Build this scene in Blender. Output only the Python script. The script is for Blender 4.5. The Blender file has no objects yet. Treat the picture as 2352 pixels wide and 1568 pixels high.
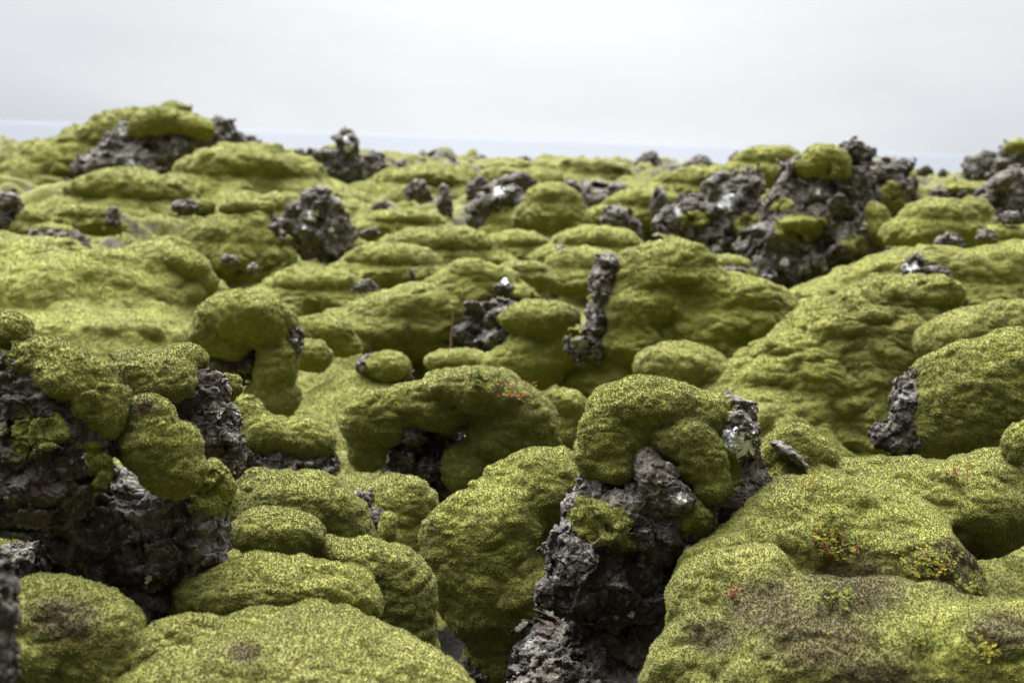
import bpy, math, time
import numpy as np
from mathutils import Matrix, Vector

SC = bpy.context.scene
COL = SC.collection
T0 = time.time()
R_ = math.radians

# ------------------------------------------------------------------ camera
# all picture measurements below are in a 2352 x 1568 copy of the photograph
F_PX = 3267.0
CAM = np.array([0.0, 0.0, 1.45])
PITCH, ROLL = R_(8.13), R_(2.05)
FWD = np.array([0, math.cos(PITCH), -math.sin(PITCH)])
UP0 = np.array([0, math.sin(PITCH), math.cos(PITCH)])
X0 = np.array([1.0, 0, 0])
RGT = math.cos(ROLL) * X0 + math.sin(ROLL) * UP0
UPV = -math.sin(ROLL) * X0 + math.cos(ROLL) * UP0
cd = bpy.data.cameras.new("camera")
cd.sensor_width = 36.0
cd.lens = 50.0
cd.clip_start = 0.05
cd.clip_end = 60000
cd.dof.use_dof = True
cd.dof.focus_distance = 3.65
cd.dof.aperture_fstop = 4.0
cam = bpy.data.objects.new("camera", cd)
COL.objects.link(cam)
m = Matrix(((RGT[0], UPV[0], -FWD[0], CAM[0]), (RGT[1], UPV[1], -FWD[1], CAM[1]),
            (RGT[2], UPV[2], -FWD[2], CAM[2]), (0, 0, 0, 1)))
cam.matrix_world = m
SC.camera = cam
SC.render.resolution_x, SC.render.resolution_y = 1024, 682
SC.view_settings.view_transform = 'Standard'
SC.view_settings.look = 'None'
SC.view_settings.exposure = 0.0
SC.view_settings.gamma = 1.0
SC.cycles.max_bounces = 5
SC.cycles.diffuse_bounces = 2
SC.cycles.glossy_bounces = 2
SC.cycles.transmission_bounces = 2
SC.cycles.use_denoising = True
SC.cycles.caustics_reflective = False
SC.cycles.caustics_refractive = False

# ------------------------------------------------------------------ sky
SUN_EL, SUN_AZ = R_(56), R_(-25)           # azimuth clockwise from +Y
W = bpy.data.worlds.new("World")
SC.world = W
W.use_nodes = True
nt = W.node_tree
nt.nodes.clear()


class NT:
    def __init__(s, tree): s.t = tree

    def n(s, kind, _in=None, **kw):
        nd = s.t.nodes.new(kind)
        for k, v in kw.items(): setattr(nd, k, v)
        for k, v in (_in or {}).items():
            sk = nd.inputs[k]
            if isinstance(v, bpy.types.NodeSocket): s.t.links.new(v, sk)
            else: sk.default_value = v
        return nd

    def math(s, op, a, b=0.0, clamp=False):
        return s.n('ShaderNodeMath', {0: a, 1: b}, operation=op, use_clamp=clamp).outputs[0]

    def rng(s, v, a, b, c=0.0, d=1.0):
        return s.n('ShaderNodeMapRange', {0: v, 1: a, 2: b, 3: c, 4: d}).outputs[0]

    def mix(s, f, a, b, blend='MIX'):
        nd = s.n('ShaderNodeMix', None, data_type='RGBA', blend_type=blend, clamp_factor=True)
        for k, v in ((0, f), (6, a), (7, b)):
            if isinstance(v, bpy.types.NodeSocket): s.t.links.new(v, nd.inputs[k])
            else: nd.inputs[k].default_value = v
        return nd.outputs[2]

    def noise(s, vec, scale, detail=2.0, rough=0.5, dist=0.0, w=None):
        return s.n('ShaderNodeTexNoise', {'Vector': vec, 'Scale': scale, 'Detail': detail, 'Roughness': rough,
                                          'Distortion': dist}).outputs[0]

    def vec(s, v, scale):
        return s.n('ShaderNodeVectorMath', {0: v, 1: scale}, operation='MULTIPLY').outputs[0]


w = NT(nt)
sky = w.n('ShaderNodeTexSky', sky_type='NISHITA', sun_disc=False)
sky.sun_elevation = SUN_EL
sky.sun_rotation = SUN_AZ
sky.air_density = 1.0
sky.dust_density = 4.0
tc = w.n('ShaderNodeTexCoord').outputs['Generated']
sep = w.n('ShaderNodeSeparateXYZ', {0: tc}).outputs
# layered overcast cloud: long flat streaks, dimmed to both sides as cloud and painted-in vignette
st = w.vec(tc, (1.0, 1.0, 4.0))
c1 = w.noise(st, 1.7, 4.0, 0.5, 0.4)
c2 = w.noise(w.vec(tc, (2.0, 2.0, 16.0)), 1.4, 3.0, 0.55, 0.3)
cl = w.math('ADD', w.math('MULTIPLY', c1, 0.9), w.math('MULTIPLY', c2, 0.1))
side = w.math('ABSOLUTE', w.math('ADD', sep[0], -0.02))
sidef = w.rng(side, 0.08, 0.50, 0.0, 1.0)
bright = w.math('SUBTRACT', w.rng(cl, 0.34, 0.60, 0.90, 1.09), w.math('MULTIPLY', sidef, 0.30))
front = w.rng(sep[1], 0.0, 0.92, 0.30, 1.0)          # unseen sky beside and behind the camera, dimmed to deepen the shading
# unseen bright lobe of sky round the sun direction, added above the frame for top light
sdir = (math.sin(SUN_AZ) * math.cos(SUN_EL), math.cos(SUN_AZ) * math.cos(SUN_EL), math.sin(SUN_EL))
lob = w.n('ShaderNodeVectorMath', {0: tc, 1: sdir}, operation='DOT_PRODUCT').outputs['Value']
lob = w.math('POWER', w.math('MAXIMUM', lob, 0.0), 5.0)
elev = w.math('MULTIPLY', w.math('MULTIPLY', lob, w.rng(sep[2], 0.28, 0.62)), 38.0)
bright = w.math('ADD', w.math('MULTIPLY', bright, front), elev)
ccol = w.mix(w.rng(bright, 0.55, 0.92), (0.82, 0.885, 1.0, 1), (0.935, 0.965, 1.0, 1))
cloud = w.n('ShaderNodeVectorMath', {0: ccol}, operation='SCALE')
nt.links.new(bright, cloud.inputs[3])
# Nishita daylight at 0.1 seen thinly through the deck of cloud
bg1 = w.n('ShaderNodeBackground', {'Color': sky.outputs[0], 'Strength': 0.1})
bg2 = w.n('ShaderNodeBackground', {'Color': cloud.outputs[0], 'Strength': 1.0})
mixs = w.n('ShaderNodeMixShader', {0: 0.93, 1: bg1.outputs[0], 2: bg2.outputs[0]})
w.n('ShaderNodeOutputWorld', {0: mixs.outputs[0]})

sd = bpy.data.lights.new("sun", 'SUN')
sd.energy = 1.5
sd.angle = R_(22)
sd.color = (1.0, 0.965, 0.91)
sun = bpy.data.objects.new("sun", sd)
COL.objects.link(sun)
dirv = Vector((math.sin(SUN_AZ) * math.cos(SUN_EL), math.cos(SUN_AZ) * math.cos(SUN_EL), math.sin(SUN_EL)))
sun.rotation_euler = (-dirv).to_track_quat('-Z', 'Y').to_euler()
sun.location = (0, 0, 30)

# ------------------------------------------------------------------ numpy noise
rs = np.random.RandomState(7)
PERM = rs.permutation(256).astype(np.int32)
PERM = np.concatenate([PERM, PERM, PERM])
_g = rs.normal(size=(256, 3)).astype(np.float32)
GRAD = _g / np.linalg.norm(_g, axis=1)[:, None]
JIT = rs.rand(256, 3).astype(np.float32)


from concurrent.futures import ThreadPoolExecutor
POOL = ThreadPoolExecutor(4)
POOL2 = ThreadPoolExecutor(4)
CH = 40000


def par(f, P):
    """evaluate a point function in chunks on four threads"""
    if len(P) <= CH: return f(P)
    return np.concatenate(list(POOL.map(f, [P[i:i + CH] for i in range(0, len(P), CH)])))


def _hash(ix, iy, iz):
    return PERM[PERM[PERM[ix & 255] + (iy & 255)] + (iz & 255)]


def perlin(P, seed=0):
    """gradient noise, roughly -1..1; P is (N,3)"""
    out = np.empty(len(P), np.float32)
    for s in range(0, len(P), CH):
        p = P[s:s + CH].astype(np.float32) + np.float32(seed * 17.37)
        i = np.floor(p).astype(np.int32)
        f = p - i
        u = f * f * f * (f * (f * 6 - 15) + 10)
        acc = 0
        for dx in (0, 1):
            wx = u[:, 0] if dx else 1 - u[:, 0]
            for dy in (0, 1):
                wy = u[:, 1] if dy else 1 - u[:, 1]
                for dz in (0, 1):
                    wz = u[:, 2] if dz else 1 - u[:, 2]
                    g = GRAD[_hash(i[:, 0] + dx, i[:, 1] + dy, i[:, 2] + dz)]
                    d = g[:, 0] * (f[:, 0] - dx) + g[:, 1] * (f[:, 1] - dy) + g[:, 2] * (f[:, 2] - dz)
                    acc = acc + wx * wy * wz * d
        out[s:s + CH] = acc * 1.6
    return out


def pperlin(P, seed=0):
    return par(lambda c: perlin(c, seed), P)


def fbm(P, octs=3, seed=0, gain=0.5):
    a, t = 1.0, 0
    for o in range(octs):
        t = t + a * perlin(P * (2.03 ** o), seed + o)
        a *= gain
    return t


def worley(P, seed=0):
    """(F1, F2, id of the nearest cell, tilted facet height of that cell)"""
    n = len(P)
    F1 = np.full(n, 9, np.float32); F2 = np.full(n, 9, np.float32); ID = np.zeros(n, np.int32); FC = np.zeros(n, np.float32)
    for s in range(0, n, CH):
        p = P[s:s + CH].astype(np.float32) + np.float32(seed * 9.31)
        i = np.floor(p).astype(np.int32)
        b0 = np.where(p - i < 0.5, -1, 0)
        f1 = F1[s:s + CH]; f2 = F2[s:s + CH]; idd = ID[s:s + CH]; fc = FC[s:s + CH]
        for dx in (0, 1):
            for dy in (0, 1):
                for dz in (0, 1):
                    c = i + b0 + np.array([dx, dy, dz])
                    h = _hash(c[:, 0], c[:, 1], c[:, 2])
                    o = p - (c + 0.15 + 0.7 * JIT[h])
                    d = np.sqrt(o[:, 0] ** 2 + o[:, 1] ** 2 + o[:, 2] ** 2)
                    closer = d < f1
                    f2[:] = np.where(closer, f1, np.minimum(f2, d))
                    idd[:] = np.where(closer, h, idd)
                    fc[:] = np.where(closer, (o * GRAD[h]).sum(1) + JIT[h, 2] - 0.5, fc)
                    f1[:] = np.where(closer, d, f1)
    return F1, F2, ID, FC


def facet(P, seed=0):
    return worley(P, seed)[3]


def pworley(P, seed=0):
    if len(P) <= CH: return worley(P, seed)
    r = list(POOL.map(lambda c: worley(c, seed), [P[i:i + CH] for i in range(0, len(P), CH)]))
    return tuple(np.concatenate([a[k] for a in r]) for k in range(4))


def smin(a, b, k):
    h = np.clip(0.5 + 0.5 * (b - a) / k, 0, 1)
    return b + (a - b) * h - k * h * (1 - h)


def sstep(a, b, x):
    t = np.clip((x - a) / (b - a), 0, 1)
    return t * t * (3 - 2 * t)


# ------------------------------------------------------------------ picture <-> world
def at(x, y, D):
    """world point seen at (x, y) of the 2352 x 1568 picture at depth D metres"""
    return CAM + D * (FWD + RGT * ((x - 1176) / F_PX) - UPV * ((y - 784) / F_PX))


def project(P):
    q = P - CAM
    d = q @ FWD
    return 1176 + (q @ RGT) / d * F_PX, 784 - (q @ UPV) / d * F_PX, d


# ------------------------------------------------------------------ ground height
PITS = [(*at(x_, y_, d_)[:2], r_, p_) for x_, y_, d_, r_, p_ in (
    (1080, 1540, 3.5, 0.45, 1.6), (1100, 1500, 4.1, 0.5, 0.9), (1700, 840, 8.2, 0.5, 0.9), (1080, 790, 9.0, 0.5, 0.6), (1320, 860, 8.0, 0.4, 0.5))]          # (x, y, radius, depth)


def ground_z(x, y):
    if len(x) <= CH: return ground_z_(x, y)
    r = POOL2.map(lambda i: ground_z_(x[i:i + CH], y[i:i + CH]), range(0, len(x), CH))
    return np.concatenate(list(r))


def ground_z_(x, y):
    r = np.sqrt(x * x + y * y)
    P = np.stack([x, y, np.zeros_like(x)], 1).astype(np.float32)
    far = sstep(8, 45, r)
    base = -np.clip(r - 55, 0, 480) * 0.0205
    base = np.where(r > 535, base - (r - 535) * 0.05, base)
    wv = perlin(P * 0.35, 31)[:, None] * np.array([0.5, 0.5, 0])
    b1 = np.abs(perlin((P + wv) * np.array([0.62, 0.9, 1]), 3))
    b2 = np.abs(perlin((P + wv) * np.array([1.3, 2.1, 1]), 5))
    b3 = perlin(P * np.array([3.1, 5.0, 1]), 6)
    b4 = perlin(P * np.array([8, 12, 1]), 8)
    z = base + b1 * (0.42 + 0.35 * far) + b2 * (0.24 + 0.30 * far) + b3 * 0.03 + b4 * 0.012 - 0.19
    z = z + far * (perlin(P * 0.16, 9) * 0.45 + 0.12)
    z = z + perlin(P * 0.012, 10) * np.clip((r - 60) / 100, 0, 1) * 2.2
    z = z - (1 - sstep(3.8, 6.2, r)) * 0.55
    for px, py, pr, pd in PITS:
        z = z - pd * np.exp(-((x - px) ** 2 + (y - py) ** 2) / (pr * pr))
    return z


# ------------------------------------------------------------------ surface nets
def polygonise(f, lo, hi, h):
    """f(P)->sdf ; returns verts (N,3), quads (M,4) in the same frame as P"""
    st = 4
    nb = np.maximum(np.ceil((hi - lo) / (h * st)).astype(int), 2)
    n = nb * st + 1
    cg = [lo[a] + np.arange(nb[a] + 1) * h * st for a in range(3)]
    CP = np.stack(np.meshgrid(*cg, indexing='ij'), -1).reshape(-1, 3)
    cv = par(f, CP).reshape(nb + 1).astype(np.float32)
    lim = h * st * 0.65
    mn = cv[:-1, :-1, :-1].copy(); mx = mn.copy()
    for dx in (0, 1):
        for dy in (0, 1):
            for dz in (0, 1):
                v = cv[dx:nb[0] + dx, dy:nb[1] + dy, dz:nb[2] + dz]
                mn = np.minimum(mn, v); mx = np.maximum(mx, v)
    act = (mn < lim) & (mx > -lim) & (np.minimum(np.abs(mn), np.abs(mx)) < lim)
    act |= (mn < 0) & (mx > 0)
    V = np.repeat(np.repeat(np.repeat(np.where(cv[:-1, :-1, :-1] < 0, -1, 1).astype(np.float32), st, 0), st, 1), st, 2)
    V = np.pad(V, ((0, 1),) * 3, mode='edge')
    bi = np.argwhere(act)
    o = np.stack(np.meshgrid(*[np.arange(st + 1)] * 3, indexing='ij'), -1).reshape(-1, 3)
    lin = np.zeros(tuple(n), bool)
    for k in range(0, len(bi), 20000):
        q = (bi[k:k + 20000, None, :] * st + o[None]).reshape(-1, 3)
        lin[q[:, 0], q[:, 1], q[:, 2]] = True
    idx = np.argwhere(lin)
    del lin
    V[idx[:, 0], idx[:, 1], idx[:, 2]] = par(f, lo + idx * h)
    V[0] = V[-1] = 1; V[:, 0] = V[:, -1] = 1; V[:, :, 0] = V[:, :, -1] = 1
    S = V < 0
    c = S[:-1, :-1, :-1].astype(np.int8)
    cnt = np.zeros(tuple(n - 1), np.int8)
    for dx in (0, 1):
        for dy in (0, 1):
            for dz in (0, 1):
                cnt += S[dx:n[0] - 1 + dx, dy:n[1] - 1 + dy, dz:n[2] - 1 + dz]
    cells = np.argwhere((cnt > 0) & (cnt < 8))
    if len(cells) == 0: return np.zeros((0, 3)), np.zeros((0, 4), int)
    vid = np.full(tuple(n - 1), -1, np.int32)
    vid[cells[:, 0], cells[:, 1], cells[:, 2]] = np.arange(len(cells))
    acc = np.zeros((len(cells), 3)); num = np.zeros(len(cells))
    corners = [(a, b, c_) for a in (0, 1) for b in (0, 1) for c_ in (0, 1)]
    val = {c_: V[cells[:, 0] + c_[0], cells[:, 1] + c_[1], cells[:, 2] + c_[2]] for c_ in corners}
    for a in corners:
        for ax in range(3):
            if a[ax] == 0:
                b = list(a); b[ax] = 1; b = tuple(b)
                va, vb = val[a], val[b]
                hit = (va < 0) != (vb < 0)
                t = np.where(hit, va / np.where(hit, va - vb, 1), 0)
                p = np.tile(np.array(a, float), (len(cells), 1))
                p[:, ax] = t
                acc += p * hit[:, None]; num += hit
    verts = lo + (cells + acc / num[:, None]) * h
    quads = []
    for ax in range(3):
        b1, b2 = [(1, 2), (2, 0), (0, 1)][ax]
        sl0 = [slice(None)] * 3; sl1 = [slice(None)] * 3
        sl0[ax] = slice(0, -1); sl1[ax] = slice(1, None)
        A, B = S[tuple(sl0)], S[tuple(sl1)]
        e = np.argwhere(A != B)
        if len(e) == 0: continue
        e = e[(e[:, b1] > 0) & (e[:, b2] > 0) & (e[:, b1] < n[b1] - 1) & (e[:, b2] < n[b2] - 1)]
        d1 = np.zeros(3, int); d1[b1] = 1
        d2 = np.zeros(3, int); d2[b2] = 1
        g = lambda q: vid[q[:, 0], q[:, 1], q[:, 2]]
        qd = np.stack([g(e - d1 - d2), g(e - d2), g(e), g(e - d1)], 1)
        s = S[e[:, 0], e[:, 1], e[:, 2]]
        quads.append(np.where(s[:, None], qd, qd[:, ::-1]))
    Q = np.concatenate(quads)
    Q = Q[(Q >= 0).all(1)]
    return verts, Q


def vnormals(v, q):
    fn = np.cross(v[q[:, 2]] - v[q[:, 0]], v[q[:, 3]] - v[q[:, 1]])
    N = np.zeros_like(v)
    for a in range(3):
        N[:, a] = sum(np.bincount(q[:, k], weights=fn[:, a], minlength=len(v)) for k in range(4))
    return N / np.maximum(np.linalg.norm(N, axis=1), 1e-12)[:, None]


# ------------------------------------------------------------------ mesh output
def make_mesh(name, v, q, tris=None, attrs=None, smooth=True):
    me = bpy.data.meshes.new(name)
    nq = len(q); ntr = 0 if tris is None else len(tris)
    me.vertices.add(len(v))
    me.vertices.foreach_set('co', np.ascontiguousarray(v, np.float32).ravel())
    loops = q.astype(np.int32).ravel()
    if ntr: loops = np.concatenate([loops, tris.astype(np.int32).ravel()])
    me.loops.add(len(loops))
    me.loops.foreach_set('vertex_index', loops)
    me.polygons.add(nq + ntr)
    starts = np.arange(nq) * 4
    if ntr: starts = np.concatenate([starts, nq * 4 + np.arange(ntr) * 3])
    me.polygons.foreach_set('loop_start', starts.astype(np.int32))
    sm = np.ones(nq + ntr, bool) if smooth else np.zeros(nq + ntr, bool)
    if ntr: sm[nq:] = False
    me.polygons.foreach_set('use_smooth', sm)
    me.update(calc_edges=True)
    for k, a in (attrs or {}).items():
        at_ = me.attributes.new(k, 'FLOAT', 'POINT')
        at_.data.foreach_set('value', np.ascontiguousarray(a, np.float32))
    return me


def link(name, me, mat, parent=None, loc=None):
    o = bpy.data.objects.new(name, me)
    COL.objects.link(o)
    if loc is not None: o.location = Vector([float(c) for c in loc])
    if parent is not None: o.parent = parent
    if mat is not None: me.materials.append(mat)
    return o


def tag(o, label=None, cat=None, group=None, kind=None):
    if label: o['label'] = label
    if cat: o['category'] = cat
    if group: o['group'] = group
    if kind: o['kind'] = kind
    return o


# ------------------------------------------------------------------ materials
def new_mat(name):
    mt = bpy.data.materials.new(name)
    mt.use_nodes = True
    mt.node_tree.nodes.clear()
    return mt, NT(mt.node_tree)


def moss_colour(t, geo):
    """woolly fringe moss: yellow green with olive, straw and brown patches"""
    big = t.noise(geo, 1.3, 3, 0.6, 0.5)
    mid = t.noise(geo, 7.0, 3, 0.6, 0.4)
    fine = t.noise(geo, 60.0, 2, 0.7)
    olive, lime, straw, deep = (0.088, 0.088, 0.006, 1), (0.142, 0.150, 0.006, 1), (0.28, 0.26, 0.075, 1), (0.036, 0.034, 0.004, 1)
    c = t.mix(t.rng(big, 0.38, 0.62), olive, lime)
    c = t.mix(t.rng(mid, 0.5, 0.72, 0, 0.55), c, straw)
    c = t.mix(t.rng(mid, 0.46, 0.28, 0, 0.6), c, deep)
    c = t.mix(t.rng(fine, 0.3, 0.7), t.mix(0.5, c, deep), t.mix(0.2, c, straw))
    grain = t.noise(geo, 170.0, 2, 0.8)
    c = t.mix(t.rng(grain, 0.52, 0.36, 0, 0.4), c, (0.035, 0.03, 0.01, 1))
    return c


def moss_material():
    mt, t = new_mat('moss')
    geo = t.n('ShaderNodeNewGeometry').outputs['Position']
    c = moss_colour(t, geo)
    brown = t.n('ShaderNodeAttribute', attribute_name='brown').outputs['Fac']
    tip = t.n('ShaderNodeAttribute', attribute_name='tip').outputs['Fac']
    rnd = t.n('ShaderNodeAttribute', attribute_name='rnd').outputs['Fac']
    bn = t.math('MULTIPLY', brown, t.rng(t.noise(geo, 45.0, 3, 0.7), 0.18, 0.46))
    # hoary hair points of the shoots are paler than the stems
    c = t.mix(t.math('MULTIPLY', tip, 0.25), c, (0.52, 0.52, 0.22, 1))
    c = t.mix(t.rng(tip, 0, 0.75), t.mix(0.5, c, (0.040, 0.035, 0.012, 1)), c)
    c = t.mix(t.math('MULTIPLY', bn, 0.9), c, (0.040, 0.028, 0.014, 1))
    hsv = t.n('ShaderNodeHueSaturation', {'Hue': t.rng(rnd, 0, 1, 0.485, 0.515), 'Saturation': t.rng(rnd, 0, 1, 1.12, 0.9),
                                          'Value': t.rng(rnd, 0, 1, 0.82, 1.18), 'Color': c}).outputs[0]
    bmp = t.n('ShaderNodeBump', {'Strength': 0.5, 'Distance': 0.012, 'Height': t.noise(geo, 110.0, 2, 0.7)}).outputs[0]
    b = t.n('ShaderNodeBsdfPrincipled', {'Base Color': hsv, 'Roughness': 0.95, 'Specular IOR Level': 0.1, 'Normal': bmp,
                                         'Sheen Weight': 0.1, 'Sheen Roughness': 0.5,
                                         'Sheen Tint': (0.9, 0.95, 0.6, 1)}).outputs[0]
    t.n('ShaderNodeOutputMaterial', {0: b})
    return mt


def rock_colour(t, geo, white):
    n1 = t.noise(geo, 3.0, 4, 0.6, 0.3)
    n2 = t.noise(geo, 14.0, 5, 0.65, 0.6)
    n3 = t.noise(geo, 70.0, 4, 0.7, 0.3)
    c = t.mix(t.rng(n1, 0.35, 0.65), (0.024, 0.019, 0.016, 1), (0.085, 0.067, 0.053, 1))
    c = t.mix(t.rng(n2, 0.49, 0.60, 0, 0.65), c, (0.185, 0.170, 0.148, 1))
    rust = t.noise(t.vec(geo, (1.3, 0.8, 1.1)), 9.0, 4, 0.6, 0.8)
    c = t.mix(t.rng(rust, 0.60, 0.70, 0, 0.5), c, (0.13, 0.085, 0.045, 1))
    # crustose lichen: grey green speckle and scattered pale spots
    lic = t.noise(geo, 22.0, 6, 0.75, 0.8)
    c = t.mix(t.math('MULTIPLY', t.rng(lic, 0.52, 0.58), t.rng(n3, 0.42, 0.56)), c, (0.18, 0.18, 0.135, 1))
    vo = t.n('ShaderNodeTexVoronoi', {'Vector': geo, 'Scale': 7.0, 'Randomness': 1.0}).outputs[0]
    vn = t.math('ADD', vo, t.rng(n3, 0.3, 0.7, -0.10, 0.10))
    c = t.mix(t.math('MULTIPLY', t.rng(vn, 0.16, 0.12), 0.6), c, (0.42, 0.42, 0.40, 1))
    wn = t.math('ADD', white, t.rng(n2, 0.3, 0.7, -0.38, 0.38))
    wn = t.math('ADD', wn, t.rng(n3, 0.3, 0.7, -0.28, 0.28))
    c = t.mix(t.rng(wn, 0.52, 0.60), c, (0.72, 0.72, 0.72, 1))
    c = t.mix(t.rng(n3, 0.3, 0.7), t.mix(0.5, c, (0.012, 0.01, 0.01, 1)), c)
    return c, n2, n3


def rock_material():
    mt, t = new_mat('lava_rock')
    geo = t.n('ShaderNodeNewGeometry').outputs['Position']
    white = t.n('ShaderNodeAttribute', attribute_name='white').outputs['Fac']
    mossy = t.n('ShaderNodeAttribute', attribute_name='mossy').outputs['Fac']
    c, n2, n3 = rock_colour(t, geo, white)
    lic_n = t.noise(geo, 28.0, 5, 0.75, 0.5)
    mf = t.rng(t.math('ADD', mossy, t.rng(lic_n, 0.3, 0.7, -0.35, 0.35)), 0.52, 0.62)
    c = t.mix(mf, c, t.mix(0.35, moss_colour(t, geo), (0.045, 0.04, 0.015, 1)))
    hgt = t.math('ADD', n2, t.math('MULTIPLY', n3, 0.5))
    vo2 = t.n('ShaderNodeTexVoronoi', {'Vector': geo, 'Scale': 55.0}).outputs[0]
    hgt = t.math('ADD', hgt, t.math('MULTIPLY', vo2, 0.4))
    bmp = t.n('ShaderNodeBump', {'Strength': 0.5, 'Distance': 0.02, 'Height': hgt}).outputs[0]
    b = t.n('ShaderNodeBsdfPrincipled', {'Base Color': c, 'Roughness': 0.92, 'Specular IOR Level': 0.15, 'Normal': bmp}).outputs[0]
    t.n('ShaderNodeOutputMaterial', {0: b})
    return mt


MOSS = moss_material()
ROCK = rock_material()


def flat_mat(name, col, rough=0.7, var=0.0, trans=False):
    mt, t = new_mat(name)
    geo = t.n('ShaderNodeNewGeometry').outputs['Position']
    n = t.noise(geo, 90.0, 3, 0.6)
    c = t.mix(n, tuple(x * (1 - var) for x in col[:3]) + (1,), tuple(min(1, x * (1 + var)) for x in col[:3]) + (1,))
    b = t.n('ShaderNodeBsdfPrincipled', {'Base Color': c, 'Roughness': rough}).outputs[0]
    t.n('ShaderNodeOutputMaterial', {0: b})
    return mt


# ------------------------------------------------------------------ tufts of moss shoots
def tufts(v, q, N, px, cap, dens=1.0):
    """scatter three-bladed shoots over the quads; px = size of one picture unit in metres there"""
    r = np.random.RandomState(len(v) % 9973)
    c = v[q].mean(1)
    fn = np.cross(v[q[:, 2]] - v[q[:, 0]], v[q[:, 3]] - v[q[:, 1]]) * 0.5
    ar = np.linalg.norm(fn, axis=1)
    n = fn / np.maximum(ar, 1e-12)[:, None]
    view = CAM - c
    dist = np.linalg.norm(view, axis=1)
    face = (n * view).sum(1) / dist
    sp = np.maximum(0.0038, dist / F_PX * np.where(dist < 10, 3.4, 4.4))          # spacing between shoots
    lam = ar / (sp * sp) * np.where(face > -0.25, 1.0, 0.15) * dens
    # nothing grows below the ground
    k = r.poisson(lam)
    tot = k.sum()
    if tot > cap: k = r.poisson(lam * cap / tot)
    fi = np.repeat(np.arange(len(q)), k)
    if len(fi) == 0: return None
    a, b = r.rand(len(fi), 1), r.rand(len(fi), 1)
    Q = q[fi]
    p = (v[Q[:, 0]] * (1 - a) * (1 - b) + v[Q[:, 1]] * a * (1 - b) + v[Q[:, 2]] * a * b + v[Q[:, 3]] * (1 - a) * b)
    nn = n[fi]
    spp = sp[fi]
    m_ = len(fi)
    L = spp * (0.75 + 0.7 * r.rand(m_)) * np.clip(0.95 - 0.05 * dist[fi], 0.45, 0.8)
    up = nn * 0.85 + np.array([0, 0, 0.3]) + r.normal(size=(m_, 3)) * 0.22
    up /= np.linalg.norm(up, axis=1)[:, None]
    t1 = np.cross(up, r.normal(size=(m_, 3))); t1 /= np.maximum(np.linalg.norm(t1, axis=1), 1e-9)[:, None]
    t2 = np.cross(up, t1)
    wd = (spp * (0.40 + 0.22 * r.rand(m_)))[:, None]
    base = p - nn * (spp * 0.30)[:, None]
    V = [p + up * L[:, None]]
    for j in range(4):
        an = 1.5708 * j
        d = t1 * math.cos(an) + t2 * math.sin(an)
        V.append(base + d * wd * (0.7 + 0.6 * r.rand(m_, 1)))
    V = np.stack(V, 1).reshape(-1, 3)
    b0 = (np.arange(m_) * 5)[:, None]
    tr = (b0[:, :, None] + np.array([[0, 1, 2], [0, 2, 3], [0, 3, 4], [0, 4, 1]])[None]).reshape(-1, 3)
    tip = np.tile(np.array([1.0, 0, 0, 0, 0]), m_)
    rnd = np.repeat(np.clip(0.5 + np.clip(0.19 - 0.010 * dist[fi], 0.09, 0.15) * r.normal(size=m_), 0, 1), 5)
    return V, tr, tip, rnd


# ------------------------------------------------------------------ things from blobs
class Blob:
    def __init__(s, x, y, rx, ry, rot=0, dd=0, rz=None, D=5, low=1.0, sk=0.0):
        d = D + dd
        s.d = d
        u = d / F_PX
        s.c = at(x, y, d)
        s.r = np.array([rx * u, ry * u, (rz if rz else 0.85 * max(rx, ry)) * u])
        a = R_(rot)
        ax = RGT * math.cos(a) + UPV * math.sin(a)
        ay = -RGT * math.sin(a) + UPV * math.cos(a)
        s.M = np.stack([ax, ay, FWD], 1)
        s.low = low
        s.sk = sk
        s.h = max(np.sqrt(((s.M * s.r) ** 2).sum(1))[2], 1e-6)

    def sdf(s, P):
        o = P - s.c
        if s.low > 1:
            o = o.copy()
            dn = np.maximum(-o[:, 2], 0)
            if s.sk:
                f = 1 / (1 + s.sk * dn / s.h)
                o[:, 0] *= f; o[:, 1] *= f
            o[:, 2] = np.where(o[:, 2] < 0, o[:, 2] / s.low, o[:, 2])
        p = o @ s.M
        k0 = np.sqrt(((p / s.r) ** 2).sum(1)) + 1e-9
        k1 = np.sqrt(((p / (s.r ** 2)) ** 2).sum(1)) + 1e-9
        return k0 * (k0 - 1) / k1

    def box(s):
        e = np.sqrt(((s.M * s.r) ** 2).sum(1))
        lo, hi = s.c - e, s.c + e
        lo[2] = s.c[2] - e[2] * s.low
        g = 1 + s.sk * s.low * 0.75
        lo[:2] = s.c[:2] - e[:2] * g; hi[:2] = s.c[:2] + e[:2] * g
        return lo, hi


STAT = []
SURF = {}
BUDGET = 1.0


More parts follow.
